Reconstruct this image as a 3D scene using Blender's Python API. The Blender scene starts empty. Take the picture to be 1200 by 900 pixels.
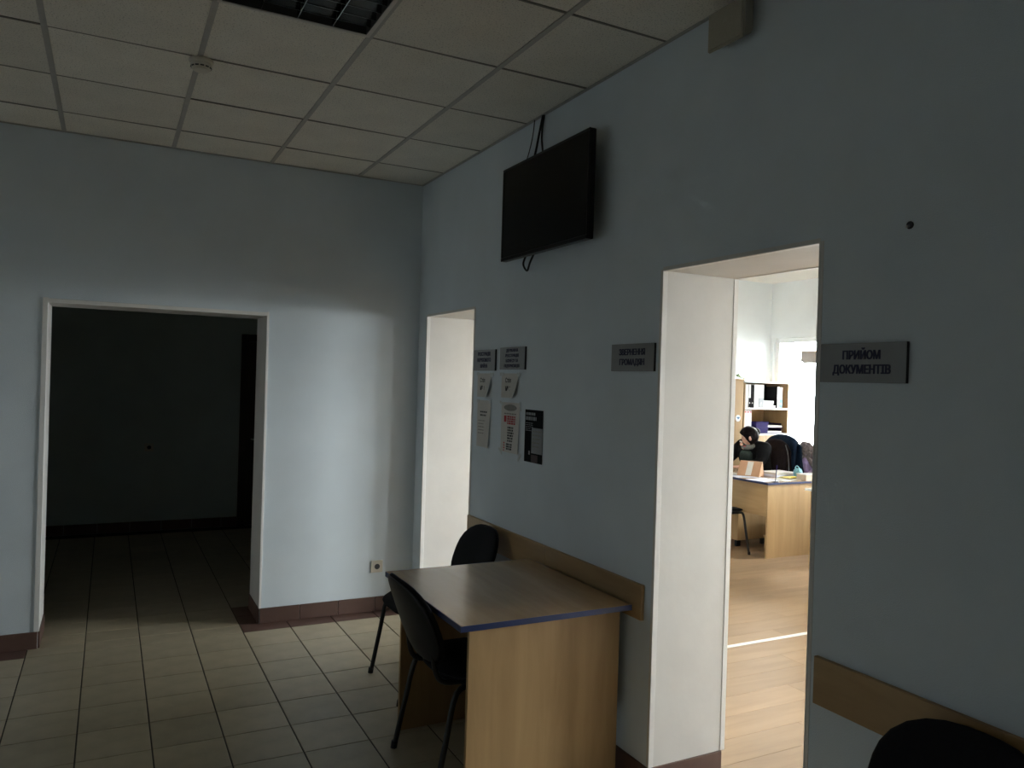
import bpy, bmesh, math, random
from mathutils import Vector, Matrix
random.seed(7)
S = bpy.context.scene
COL = S.collection
PI = math.pi

# ------------------------------------------------------------------ camera, world, exposure
cam_d = bpy.data.cameras.new('camera'); cam = bpy.data.objects.new('camera', cam_d); COL.objects.link(cam)
RGT = Vector((0.88740938, -0.45999997, 0.03007700)); UPV = Vector((-0.02516680, 0.01680427, 0.99954202)); FWD = Vector((0.46029472, 0.88775990, -0.00333554))
cam.matrix_world = Matrix(((RGT.x, UPV.x, -FWD.x, -2.00462), (RGT.y, UPV.y, -FWD.y, -5.37091), (RGT.z, UPV.z, -FWD.z, 1.67133), (0, 0, 0, 1)))
cam_d.sensor_width = 36; cam_d.lens = 909.733 / 1200 * 36; cam_d.clip_start = 0.05; cam_d.clip_end = 300
S.camera = cam
W = bpy.data.worlds.new('overcast_sky'); S.world = W; W.use_nodes = True
bg = W.node_tree.nodes['Background']; bg.inputs['Color'].default_value = (0.95, 0.975, 1.0, 1); bg.inputs['Strength'].default_value = 33.0
S.view_settings.view_transform = 'Standard'; S.view_settings.look = 'None'; S.view_settings.gamma = 1.0
S.view_settings.use_curve_mapping = False; S.view_settings.exposure = 0.85
S.cycles.max_bounces = 14; S.cycles.diffuse_bounces = 9; S.cycles.glossy_bounces = 4; S.cycles.transparent_max_bounces = 12
S.cycles.sample_clamp_indirect = 6.0

# window openings of the office's outer wall: (south y, north y), sill and head
WX0, WX1 = 5.85, 6.15
WINS = [(1.40, 2.235), (-1.45, 0.0), (-3.85, -1.8), (-6.6, -4.9)]
SILL, HEAD = 0.86, 2.35
for (a, b) in WINS:                       # light portals: guide sky sampling, emit nothing
    ld = bpy.data.lights.new('window_portal', 'AREA'); ld.shape = 'RECTANGLE'; ld.size = HEAD - SILL; ld.size_y = b - a
    ld.cycles.is_portal = True
    lo = bpy.data.objects.new('window_portal', ld); COL.objects.link(lo)
    lo.location = (WX1 + 0.02, (a + b) / 2, (SILL + HEAD) / 2); lo.rotation_euler = (0, PI / 2, 0)

ld = bpy.data.lights.new('added_entrance_portal', 'AREA'); ld.shape = 'RECTANGLE'; ld.size = 2.15; ld.size_y = 1.5; ld.cycles.is_portal = True  # sampling portal of the added fill-light entrance
lo = bpy.data.objects.new('added_entrance_portal', ld); COL.objects.link(lo); lo.location = (-4.97, -1.2, 1.075); lo.rotation_euler = (0, -PI / 2, 0)

# ------------------------------------------------------------------ materials
def mat(name, color, rough=0.6, metal=0.0, var=0.0, vscale=20.0, bump=0.0, bscale=60.0, spec=None, objvar=0.0, coat=0.0, speck=None):
    m = bpy.data.materials.new(name); m.use_nodes = True; nt = m.node_tree; N = nt.nodes; L = nt.links
    b = N['Principled BSDF']; b.inputs['Roughness'].default_value = rough; b.inputs['Metallic'].default_value = metal
    if spec is not None: b.inputs['Specular IOR Level'].default_value = spec
    if coat: b.inputs['Coat Weight'].default_value = coat; b.inputs['Coat Roughness'].default_value = 0.15
    c = (*color, 1); b.inputs['Base Color'].default_value = c
    tc = N.new('ShaderNodeTexCoord'); out = None
    if var:
        n = N.new('ShaderNodeTexNoise'); n.inputs['Scale'].default_value = vscale; n.inputs['Detail'].default_value = 5
        L.new(tc.outputs['Object'], n.inputs['Vector'])
        r = N.new('ShaderNodeMapRange'); r.inputs['From Min'].default_value = 0.3; r.inputs['From Max'].default_value = 0.7
        r.inputs['To Min'].default_value = 1 - var; r.inputs['To Max'].default_value = 1 + var
        L.new(n.outputs['Fac'], r.inputs['Value'])
        mx = N.new('ShaderNodeVectorMath'); mx.operation = 'SCALE'; mx.inputs[0].default_value = color
        L.new(r.outputs['Result'], mx.inputs['Scale']); out = mx.outputs['Vector']
    if speck:
        n = N.new('ShaderNodeTexNoise'); n.inputs['Scale'].default_value = speck[0]; n.inputs['Detail'].default_value = 2
        L.new(tc.outputs['Object'], n.inputs['Vector'])
        r = N.new('ShaderNodeMapRange'); r.inputs['From Min'].default_value = 0.58; r.inputs['From Max'].default_value = 0.68
        r.inputs['To Min'].default_value = 1.0; r.inputs['To Max'].default_value = speck[1]
        L.new(n.outputs['Fac'], r.inputs['Value'])
        mx = N.new('ShaderNodeVectorMath'); mx.operation = 'SCALE'
        if out: L.new(out, mx.inputs[0])
        else: mx.inputs[0].default_value = color
        L.new(r.outputs['Result'], mx.inputs['Scale']); out = mx.outputs['Vector']
    if objvar:
        oi = N.new('ShaderNodeObjectInfo')
        r = N.new('ShaderNodeMapRange'); r.inputs['To Min'].default_value = 1 - objvar; r.inputs['To Max'].default_value = 1 + objvar
        L.new(oi.outputs['Random'], r.inputs['Value'])
        mx = N.new('ShaderNodeVectorMath'); mx.operation = 'SCALE'
        if out: L.new(out, mx.inputs[0])
        else: mx.inputs[0].default_value = color
        L.new(r.outputs['Result'], mx.inputs['Scale']); out = mx.outputs['Vector']
    if out: L.new(out, b.inputs['Base Color'])
    if bump:
        n = N.new('ShaderNodeTexNoise'); n.inputs['Scale'].default_value = bscale; n.inputs['Detail'].default_value = 4
        L.new(tc.outputs['Object'], n.inputs['Vector'])
        bp = N.new('ShaderNodeBump'); bp.inputs['Strength'].default_value = bump; bp.inputs['Distance'].default_value = 0.01
        L.new(n.outputs['Fac'], bp.inputs['Height']); L.new(bp.outputs['Normal'], b.inputs['Normal'])
    return m

def wood(name, c1, c2, axis='z', rough=0.4, scale=1.0, objvar=0.0, coat=0.0):
    m = bpy.data.materials.new(name); m.use_nodes = True; nt = m.node_tree; N = nt.nodes; L = nt.links
    b = N['Principled BSDF']; b.inputs['Roughness'].default_value = rough
    tc = N.new('ShaderNodeTexCoord'); mp = N.new('ShaderNodeMapping')
    sc = {'x': (1.2, 11, 11), 'y': (9, 1.2, 9), 'z': (9, 9, 1.0)}[axis]
    mp.inputs['Scale'].default_value = [s * scale for s in sc]
    src = tc.outputs['Object']
    if objvar:
        oi = N.new('ShaderNodeObjectInfo'); ad = N.new('ShaderNodeVectorMath'); ad.operation = 'ADD'
        ml = N.new('ShaderNodeMath'); ml.operation = 'MULTIPLY'; ml.inputs[1].default_value = 37.0
        L.new(oi.outputs['Random'], ml.inputs[0]); L.new(src, ad.inputs[0]); L.new(ml.outputs[0], ad.inputs[1]); src = ad.outputs['Vector']
    L.new(src, mp.inputs['Vector'])
    n = N.new('ShaderNodeTexNoise'); n.inputs['Scale'].default_value = 1.0; n.inputs['Detail'].default_value = 6; n.inputs['Roughness'].default_value = 0.62; n.inputs['Distortion'].default_value = 0.5
    L.new(mp.outputs['Vector'], n.inputs['Vector'])
    r = N.new('ShaderNodeValToRGB'); r.color_ramp.elements[0].position = 0.32; r.color_ramp.elements[0].color = (*c2, 1)
    r.color_ramp.elements[1].position = 0.66; r.color_ramp.elements[1].color = (*c1, 1)
    L.new(n.outputs['Fac'], r.inputs['Fac']); out = r.outputs['Color']
    if objvar:
        rr = N.new('ShaderNodeMapRange'); rr.inputs['To Min'].default_value = 1 - objvar; rr.inputs['To Max'].default_value = 1 + objvar
        L.new(oi.outputs['Random'], rr.inputs['Value'])
        mx = N.new('ShaderNodeVectorMath'); mx.operation = 'SCALE'; L.new(out, mx.inputs[0]); L.new(rr.outputs['Result'], mx.inputs['Scale']); out = mx.outputs['Vector']
    L.new(out, b.inputs['Base Color'])
    if coat: b.inputs['Coat Weight'].default_value = coat; b.inputs['Coat Roughness'].default_value = 0.2
    return m

def glass_mat(name, tint=(0.93, 0.95, 0.94)):
    m = bpy.data.materials.new(name); m.use_nodes = True; nt = m.node_tree; N = nt.nodes; L = nt.links
    N.remove(N['Principled BSDF']); o = N['Material Output']
    t = N.new('ShaderNodeBsdfTransparent'); t.inputs['Color'].default_value = (*tint, 1)
    g = N.new('ShaderNodeBsdfGlossy'); g.inputs['Roughness'].default_value = 0.02
    f = N.new('ShaderNodeFresnel'); f.inputs['IOR'].default_value = 1.45
    x = N.new('ShaderNodeMixShader'); L.new(f.outputs[0], x.inputs[0]); L.new(t.outputs[0], x.inputs[1]); L.new(g.outputs[0], x.inputs[2]); L.new(x.outputs[0], o.inputs['Surface'])
    return m

M = {}
M['wall'] = mat('pale_blue_wallpaper', (0.675, 0.745, 0.80), 0.75, var=0.04, vscale=3.0, bump=0.25, bscale=260)
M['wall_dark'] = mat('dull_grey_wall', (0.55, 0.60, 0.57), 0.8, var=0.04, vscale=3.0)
M['wall_office'] = mat('office_pale_wall', (0.82, 0.85, 0.86), 0.8, var=0.02, vscale=3.0)
M['reveal'] = mat('reveal_white_plaster', (0.69, 0.675, 0.65), 0.55, var=0.05, vscale=4.0, bump=0.05, bscale=30)
M['bead'] = mat('white_plastic_bead', (0.80, 0.79, 0.77), 0.4, var=0.02)
M['ceil'] = mat('mineral_ceiling_board', (0.77, 0.74, 0.67), 0.95, var=0.05, vscale=5, speck=(150.0, 0.55), objvar=0.05)
M['tbar'] = mat('ceiling_grid_metal', (0.42, 0.41, 0.39), 0.5, var=0.05)
M['gap_shade'] = mat('cross_tee_shadow_tone', (0.20, 0.185, 0.165), 0.7, var=0.1)  # dark tone paints in the shadow lines at the panels' cross joints
M['ceil_office'] = mat('office_ceiling_board', (0.84, 0.81, 0.75), 0.95, speck=(160.0, 0.8))
M['grout'] = mat('dark_grout', (0.045, 0.038, 0.03), 0.95, var=0.2)
M['tile'] = mat('beige_floor_tile', (0.39, 0.335, 0.235), 0.42, var=0.10, vscale=9, objvar=0.08, bump=0.03, bscale=40)
M['tile_pink'] = mat('brown_pink_tile', (0.115, 0.064, 0.05), 0.5, var=0.12, vscale=9, objvar=0.06)
M['lam'] = wood('laminate_plank', (0.31, 0.20, 0.11), (0.235, 0.145, 0.075), 'x', 0.45, 1.0, objvar=0.10)
M['strip'] = mat('pale_metal_strip', (0.75, 0.70, 0.64), 0.35, var=0.03)
M['beech'] = wood('maple_laminate_upright', (0.44, 0.29, 0.138), (0.335, 0.205, 0.09), 'z', 0.42)
M['beech_h'] = wood('maple_laminate_flat', (0.44, 0.285, 0.135), (0.34, 0.21, 0.095), 'y', 0.26, coat=0.45)
M['beech_x'] = wood('maple_laminate_lengthwise', (0.44, 0.29, 0.138), (0.335, 0.205, 0.09), 'y', 0.42)
M['blue_edge'] = mat('blue_edge_band', (0.02, 0.033, 0.10), 0.35, var=0.03)
M['fabric'] = mat('black_seat_fabric', (0.012, 0.012, 0.014), 0.95, var=0.2, vscale=120, bump=0.1, bscale=400, spec=0.2)
M['plastic'] = mat('black_plastic', (0.012, 0.012, 0.013), 0.45, var=0.1, spec=0.3)
M['steel_black'] = mat('black_painted_tube', (0.012, 0.012, 0.013), 0.4, var=0.1, spec=0.4)
M['screen'] = mat('dark_screen', (0.004, 0.004, 0.004), 0.25, var=0.05, spec=0.12)
M['bezel'] = mat('gloss_black_bezel', (0.006, 0.006, 0.007), 0.3, var=0.05, spec=0.2)
M['sign'] = mat('grey_sign_plate', (0.265, 0.27, 0.275), 0.4, var=0.04)
M['sign_edge'] = mat('dark_sign_edge', (0.02, 0.02, 0.025), 0.5, var=0.05)
M['ink_blue'] = mat('dark_blue_lettering', (0.012, 0.012, 0.05), 0.5, var=0.02)
M['paper'] = mat('white_paper', (0.62, 0.60, 0.57), 0.9, var=0.03)
M['paper_b'] = mat('bluish_paper', (0.62, 0.66, 0.80), 0.9, var=0.06)
M['tape'] = mat('clear_tape', (0.55, 0.58, 0.58), 0.3, var=0.03)
M['ink'] = mat('black_print', (0.05, 0.05, 0.055), 0.8, var=0.05)
M['ink_red'] = mat('red_print', (0.45, 0.05, 0.06), 0.8, var=0.05)
M['ink_grey'] = mat('grey_print', (0.25, 0.24, 0.22), 0.8, var=0.1)
M['poster'] = mat('black_poster', (0.008, 0.008, 0.009), 0.8, var=0.1, spec=0.1)
M['poster_grey'] = mat('poster_grey_block', (0.26, 0.27, 0.28), 0.6, var=0.05)
M['poster_red'] = mat('poster_dim_red', (0.05, 0.02, 0.02), 0.6, var=0.1)
M['cream'] = mat('cream_plastic', (0.62, 0.58, 0.50), 0.4, var=0.03)
M['speaker'] = mat('beige_speaker_case', (0.42, 0.385, 0.31), 0.55, var=0.03)
M['grille'] = mat('beige_speaker_grille', (0.40, 0.365, 0.29), 0.7, var=0.06, vscale=200)
M['mirror'] = mat('louver_aluminium', (0.22, 0.22, 0.21), 0.10, metal=1.0, var=0.03)
M['housing'] = mat('dark_fixture_inside', (0.03, 0.03, 0.028), 0.6, var=0.1)
M['fixture'] = mat('fixture_frame_white', (0.62, 0.60, 0.56), 0.4, var=0.03)
M['tube'] = mat('unlit_tube_glass', (0.28, 0.28, 0.27), 0.25, var=0.02)
M['pvc'] = mat('white_window_frame', (0.82, 0.83, 0.83), 0.35, var=0.02)
M['glass'] = glass_mat('window_glass'); M['glass_tint'] = glass_mat('tinted_added_entrance_glass', (0.135, 0.14, 0.14))  # tint regulates the fill light from the added entrance
M['blind'] = mat('beige_blind_cassette', (0.42, 0.37, 0.33), 0.6, var=0.04)
M['door_dark'] = wood('dark_brown_door', (0.055, 0.035, 0.022), (0.035, 0.022, 0.014), 'z', 0.5)
M['steel'] = mat('satin_steel', (0.55, 0.55, 0.55), 0.3, metal=1.0, var=0.03)
M['binder_white'] = mat('white_binder', (0.74, 0.74, 0.74), 0.5, var=0.03)
M['binder_black'] = mat('black_binder', (0.012, 0.011, 0.012), 0.9, var=0.1, spec=0.05)
M['binder_blue'] = mat('blue_binder', (0.03, 0.16, 0.32), 0.5, var=0.05)
M['binder_red'] = mat('red_binder_dot', (0.5, 0.05, 0.05), 0.5, var=0.05)
M['violet'] = mat('violet_tray_plastic', (0.018, 0.012, 0.07), 0.8, var=0.1, spec=0.1)
M['green'] = mat('green_leaf', (0.10, 0.16, 0.03), 0.6, var=0.2)
M['skin'] = mat('skin', (0.60, 0.34, 0.26), 0.55, var=0.06, vscale=30)
M['hair'] = mat('dark_brown_hair', (0.010, 0.006, 0.006), 0.5, spec=0.08, var=0.4, vscale=60, bump=0.4, bscale=90)
M['jacket'] = mat('black_jacket_cloth', (0.005, 0.005, 0.0055), 0.85, spec=0.08, var=0.2, vscale=40, bump=0.3, bscale=40)
M['grey_green'] = mat('grey_green_knit', (0.035, 0.045, 0.042), 0.95, spec=0.08, var=0.2, vscale=80)
M['scarf'] = mat('grey_scarf_knit', (0.16, 0.16, 0.155), 0.95, var=0.3, vscale=90)
M['trouser'] = mat('dark_trouser_cloth', (0.02, 0.022, 0.03), 0.9, var=0.2)
M['navy'] = mat('navy_coat_cloth', (0.010, 0.022, 0.045), 0.9, spec=0.08, var=0.2, vscale=30, bump=0.3, bscale=25)
M['brown_coat'] = mat('dark_brown_coat_cloth', (0.018, 0.013, 0.014), 0.9, spec=0.08, var=0.2, vscale=30, bump=0.3, bscale=25)
M['piping'] = mat('pale_grey_piping', (0.12, 0.12, 0.12), 0.8, var=0.1)
M['grey_fur'] = mat('grey_fur', (0.20, 0.175, 0.18), 0.95, var=0.45, vscale=45, bump=0.8, bscale=70)
M['lilac'] = mat('lilac_lining', (0.36, 0.28, 0.50), 0.8, var=0.3, vscale=12, bump=0.3, bscale=20)
M['chair_grey'] = mat('pale_grey_chair', (0.50, 0.50, 0.48), 0.6, var=0.05)
M['card'] = mat('tan_card', (0.47, 0.27, 0.16), 0.7, var=0.05)
M['card_box'] = mat('cream_cardboard', (0.60, 0.50, 0.40), 0.8, var=0.05)
M['yellow'] = mat('yellow_folder', (0.65, 0.50, 0.04), 0.6, var=0.05)
M['teal'] = mat('pale_teal_plastic', (0.20, 0.42, 0.50), 0.3, var=0.4, vscale=40)
M['sticker'] = mat('sticker_white', (0.75, 0.78, 0.80), 0.5, var=0.02)
M['ground'] = mat('pale_paving', (0.42, 0.42, 0.41), 0.9, var=0.08, vscale=1.0)

# ------------------------------------------------------------------ helpers
def box(bm, x0, x1, y0, y1, z0, z1, bev=0.0, seg=1):
    g = bmesh.ops.create_cube(bm, size=1.0); vs = g['verts']
    for v in vs:
        v.co = Vector((x0 + (v.co.x + .5) * (x1 - x0), y0 + (v.co.y + .5) * (y1 - y0), z0 + (v.co.z + .5) * (z1 - z0)))
    if bev > 0:
        es = list({e for v in vs for e in v.link_edges})
        bmesh.ops.bevel(bm, geom=es, offset=bev, segments=seg, affect='EDGES', profile=0.6)
    return vs

def link(name, bm, m, parent=None, loc=(0, 0, 0), smooth=False):
    me = bpy.data.meshes.new(name); bm.normal_update(); bm.to_mesh(me); bm.free()
    me.materials.append(M[m] if isinstance(m, str) else m)
    if smooth:
        for p in me.polygons: p.use_smooth = True
    o = bpy.data.objects.new(name, me); COL.objects.link(o); o.location = loc
    if parent: o.parent = parent
    return o

def B(name, x0, x1, y0, y1, z0, z1, m, parent=None, bev=0.0, seg=1):
    bm = bmesh.new(); cx, cy, cz = (x0 + x1) / 2, (y0 + y1) / 2, (z0 + z1) / 2
    box(bm, x0 - cx, x1 - cx, y0 - cy, y1 - cy, z0 - cz, z1 - cz, bev, seg)
    return link(name, bm, m, parent, (cx, cy, cz))

def boxes(name, lst, m, parent=None):
    bm = bmesh.new()
    for b in lst: box(bm, *b)
    return link(name, bm, m, parent)

def tube(bm, pts, r, n=8, cap=True):
    pts = [Vector(p) for p in pts]; rings = []; k = len(pts)
    rs = r if isinstance(r, (list, tuple)) else [r] * k
    up = None
    for i, p in enumerate(pts):
        t = (pts[min(i + 1, k - 1)] - pts[max(i - 1, 0)]).normalized()
        if up is None or abs(t.dot(up)) > 0.98: up = Vector((0, 0, 1)) if abs(t.z) < 0.9 else Vector((1, 0, 0))
        a = t.cross(up).normalized(); b = a.cross(t).normalized(); up = b
        rings.append([bm.verts.new(p + rs[i] * (math.cos(2 * PI * j / n) * a + math.sin(2 * PI * j / n) * b)) for j in range(n)])
    for i in range(k - 1):
        for j in range(n):
            bm.faces.new((rings[i][j], rings[i][(j + 1) % n], rings[i + 1][(j + 1) % n], rings[i + 1][j]))
    if cap:
        bm.faces.new(rings[0][::-1]); bm.faces.new(rings[-1])

def T(name, pts, r, m, parent=None, n=8):
    bm = bmesh.new(); tube(bm, pts, r, n); bmesh.ops.recalc_face_normals(bm, faces=bm.faces)
    return link(name, bm, m, parent, smooth=True)

def curve_pts(pts, n=6):
    P = [Vector(p) for p in pts]; out = []
    for i in range(len(P) - 1):
        p0, p1, p2, p3 = P[max(i - 1, 0)], P[i], P[i + 1], P[min(i + 2, len(P) - 1)]
        for s in range(n):
            t = s / n
            out.append(0.5 * ((2 * p1) + (-p0 + p2) * t + (2 * p0 - 5 * p1 + 4 * p2 - p3) * t * t + (-p0 + 3 * p1 - 3 * p2 + p3) * t ** 3))
    out.append(P[-1]); return out

def pad(bm, fn, rings=5, n=32, e=3.2, th=1.0):
    """closed cushion: fn(a, b, s) maps plane coords a,b in [-1,1] and side s in [-1,1] to a point"""
    def ring(r, s):
        out = []
        for j in range(n):
            t = 2 * PI * j / n; c, q = math.cos(t), math.sin(t)
            k = (abs(c) ** e + abs(q) ** e) ** (-1 / e)
            out.append(bm.verts.new(fn(r * k * c, r * k * q, s * (1 - r ** 5) ** 0.5 if r < 1 else 0.0)))
        return out
    rs = [0.25, 0.5, 0.75, 0.9, 0.97]
    top = [ring(r, 1) for r in rs]; mid = ring(1.0, 0); bot = [ring(r, -1) for r in rs]
    seq = top + [mid] + bot[::-1]
    for a, b in zip(seq, seq[1:]):
        for j in range(n): bm.faces.new((a[j], b[j], b[(j + 1) % n], a[(j + 1) % n]))
    ct = bm.verts.new(fn(0, 0, 1)); cb = bm.verts.new(fn(0, 0, -1))
    for j in range(n):
        bm.faces.new((ct, top[0][j], top[0][(j + 1) % n])); bm.faces.new((cb, bot[0][(j + 1) % n], bot[0][j]))
    bmesh.ops.recalc_face_normals(bm, faces=bm.faces)

def under(child, par):
    child.parent = par; child.location = child.location - par.location; return child
def thing(name, label, cat, loc=(0, 0, 0), rz=0.0, group=None):
    o = bpy.data.objects.new(name, None); COL.objects.link(o); o.location = loc; o.rotation_euler = (0, 0, rz); o.empty_display_size = 0.1
    return tag(o, label, cat, group)
def tag(o, label, cat, group=None):
    o['label'] = label; o['category'] = cat
    if group: o['group'] = group
    return o
def struct(o): o['kind'] = 'structure'; return o
def sroot(name, loc=(0, 0, 0)):
    o = bpy.data.objects.new(name, None); COL.objects.link(o); o.location = loc; o['kind'] = 'structure'; return o
def copy_tree(o, parent=None):
    c = o.copy(); COL.objects.link(c); c.parent = parent
    for ch in list(o.children): copy_tree(ch, c)
    return c
def share(name, mesh, m, parent, loc, rz=0, scale=None):
    o = bpy.data.objects.new(name, mesh); COL.objects.link(o); o.location = loc; o.rotation_euler = (0, 0, rz)
    if scale: o.scale = scale
    o.parent = parent; return o
def box_mesh(name, sx, sy, sz, m, bev=0.0):
    bm = bmesh.new(); box(bm, -sx / 2, sx / 2, -sy / 2, sy / 2, -sz / 2, sz / 2, bev)
    me = bpy.data.meshes.new(name); bm.to_mesh(me); bm.free(); me.materials.append(M[m]); return me

# ------------------------------------------------------------------ dimensions
H = 3.083
TH = 0.39            # thickness of the wall with the two office doors
TB = 0.38            # thickness of the back wall
D1 = (-0.98, -0.16, 2.12); D2 = (-3.62, -2.82, 2.148)
D3 = (-2.345, -1.075, 2.065)
XL, YB = -4.75, -8.4
YD = 3.55            # far wall of the dark corridor
OY0, OY1 = -7.2, 2.28

# ------------------------------------------------------------------ setting: walls
struct(boxes('wall_right', [(0, TH, YB, D2[0], -.2, H + .3), (0, TH, D2[0], D2[1], D2[2], H + .3), (0, TH, D2[1], D1[0], -.2, H + .3),
                            (0, TH, D1[0], D1[1], D1[2], H + .3), (0, TH, D1[1], YD + .3, -.2, H + .3)], 'wall'))
struct(boxes('wall_back', [(XL, D3[0], 0, TB, -.2, H + .3), (D3[0], D3[1], 0, TB, D3[2], H + .3), (D3[1], 0, 0, TB, -.2, H + .3)], 'wall'))
EN = (-1.95, -.45, 2.15)  # opening for the added entrance, out of view
struct(boxes('wall_left', [(XL - .2, XL, YB, EN[0], -.2, H + .3), (XL - .2, XL, EN[0], EN[1], EN[2], H + .3), (XL - .2, XL, EN[1], YD + .3, -.2, H + .3)], 'wall'))
struct(B('wall_front', XL - .2, TH, YB - .2, YB, -.2, H + .3, 'wall'))
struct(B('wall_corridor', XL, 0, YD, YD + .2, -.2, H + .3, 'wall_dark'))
struct(B('wall_office_north', TH, WX1, OY1, OY1 + .25, -.2, H + .3, 'wall_office'))
struct(B('wall_office_south', TH, WX1, OY0 - .25, OY0, -.2, H + .3, 'wall_office'))
struct(boxes('wall_office_lining', [(TH, TH + .012, OY0, D2[0] - .03, 0, H), (TH, TH + .012, D2[0] - .03, D2[1] + .03, D2[2] + .03, H), (TH, TH + .012, D2[1] + .03, D1[0] - .03, 0, H),
                             (TH, TH + .012, D1[0] - .03, D1[1] + .03, D1[2] + .03, H), (TH, TH + .012, D1[1] + .03, OY1, 0, H)], 'wall_office'))
ys = [OY0] + [v for w in sorted(WINS) for v in w] + [OY1]
lst = [(WX0, WX1, ys[i], ys[i + 1], -.2, H + .3) for i in range(0, len(ys), 2)]
for a, b in WINS: lst += [(WX0, WX1, a, b, -.2, SILL), (WX0, WX1, a, b, HEAD, H + .3)]
struct(boxes('wall_office_east', lst, 'wall_office'))

# windows
for i, (a, b) in enumerate(WINS):
    w = sroot('window_%d' % (i + 1), (WX1 - .22, (a + b) / 2, SILL)); hw = (b - a) / 2; hh = HEAD - SILL
    B('sill_board', -.14, .03, -hw - .05, hw + .05, -.03, .0, 'pvc', w, .006)
    for nm, q in (('frame_side', (-hw, -hw + .06, 0.001, hh)), ('frame_side', (hw - .06, hw, 0.001, hh)), ('frame_head', (-hw + .06, hw - .06, hh - .06, hh)), ('frame_foot', (-hw + .06, hw - .06, 0.001, .06)), ('mullion', (-.035, .035, .06, hh - .06)))[:5 if b - a > 1 else 4]:
        B(nm, -.03, .03, q[0], q[1], q[2], q[3], 'pvc', w, .004)
    for p0, p1 in (((-hw + .06, -.035), (.035, hw - .06)) if b - a > 1 else ((-hw + .06, hw - .06),)):
        B('pane', -.004, .004, p0, p1, .06, hh - .06, 'glass', w)
# glazed entrance and porch roof, out of view, added to brighten the hall
en = sroot('door_5', (XL - .1, (EN[0] + EN[1]) / 2, 0)); ew = (EN[1] - EN[0]) / 2
for nm, q in (('frame_side', (-ew, -ew + .07, 0, EN[2])), ('frame_side', (ew - .07, ew, 0, EN[2])), ('frame_head', (-ew + .07, ew - .07, EN[2] - .07, EN[2])), ('door_stile', (-.06, .06, 0, EN[2] - .07)), ('bottom_rail', (-ew + .07, -.06, .0, .12)), ('bottom_rail', (.06, ew - .07, .0, .12))):
    B(nm, -.03, .03, *q, 'pvc', en, .004)
for q in ((-ew + .07, -.06), (.06, ew - .07)): B('pane', -.004, .004, *q, .12, EN[2] - .07, 'glass_tint', en)
struct(B('ground_added_entrance', XL - 40, XL - .2, -30, 30, -.25, -.15, 'ground')); struct(B('added_porch_roof', XL - 2.2, XL - .21, EN[0] - .8, EN[1] + .8, 2.5, 2.65, 'ground')); struct(B('added_porch_step', XL - 1.4, XL - .2, EN[0] - .3, EN[1] + .3, -.15, -.01, 'ground'))  # unseen ground, porch and step, added to shape the entrance's fill light
struct(B('added_entrance_threshold', XL - .2, XL, EN[0], EN[1], -.2, 0, 'tile_pink'))  # floor piece of the added entrance
struct(B('ground_outside', WX1 + .01, WX1 + 60, -45, 40, -1.3, -1.2, 'ground'))

# ceilings
slab = struct(B('ceiling', XL, 0, YB, 0, H + .03, H + .10, 'gap_shade'))
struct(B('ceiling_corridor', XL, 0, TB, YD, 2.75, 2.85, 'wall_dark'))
struct(B('ceiling_office', TH, WX0, OY0, OY1, H, H + .1, 'ceil_office'))
def inpar(o, p):          # keep world place under a parent that is not at the origin
    o.parent = p; o.location = o.location - p.location
xs = [0.0] + [-0.4812 - .6 * k for k in range(8)]
yr = [0.0] + [-0.4124 - .6 * k for k in range(14)]
LIGHTCELL = (3, 5)
meshes = {}
for i in range(len(xs) - 1):
    for j in range(len(yr) - 1):
        if (i, j) == (2, 4) or (i, j) in ((2, 9), (5, 4), (5, 9)): continue
        sx, sy = xs[i] - xs[i + 1] - .02, yr[j] - yr[j + 1] - .008
        k = (round(sx, 3), round(sy, 3))
        if k not in meshes: meshes[k] = box_mesh('ceiling_panel', k[0], k[1], .014, 'ceil', .0015)
        o = share('ceiling_panel', meshes[k], None, slab, (0, 0, 0))
        o.location = Vector(((xs[i] + xs[i + 1]) / 2, (yr[j] + yr[j + 1]) / 2, H + .0085 + random.uniform(-.0012, .0012))) - slab.location
        o.rotation_euler = (random.uniform(-.004, .004), random.uniform(-.004, .004), 0)
for x in xs[1:]:
    inpar(B('main_tee', x - .012, x + .012, yr[-1], 0, H - .003, H + .02, 'tbar'), slab)
for y in yr[1:]:
    for i in range(len(xs) - 1):
        inpar(B('cross_tee', xs[i + 1] + .013, xs[i] - .013, y - .006, y + .006, H - .001, H + .018, 'gap_shade'), slab)  # tees coloured dark as shadow lines between panels
inpar(B('edge_angle', -.018, 0, YB, 0, H - .004, H - .001, 'tbar'), slab)
inpar(B('edge_angle', XL, -.018, -.018, 0, H - .004, H - .001, 'tbar'), slab)

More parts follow.
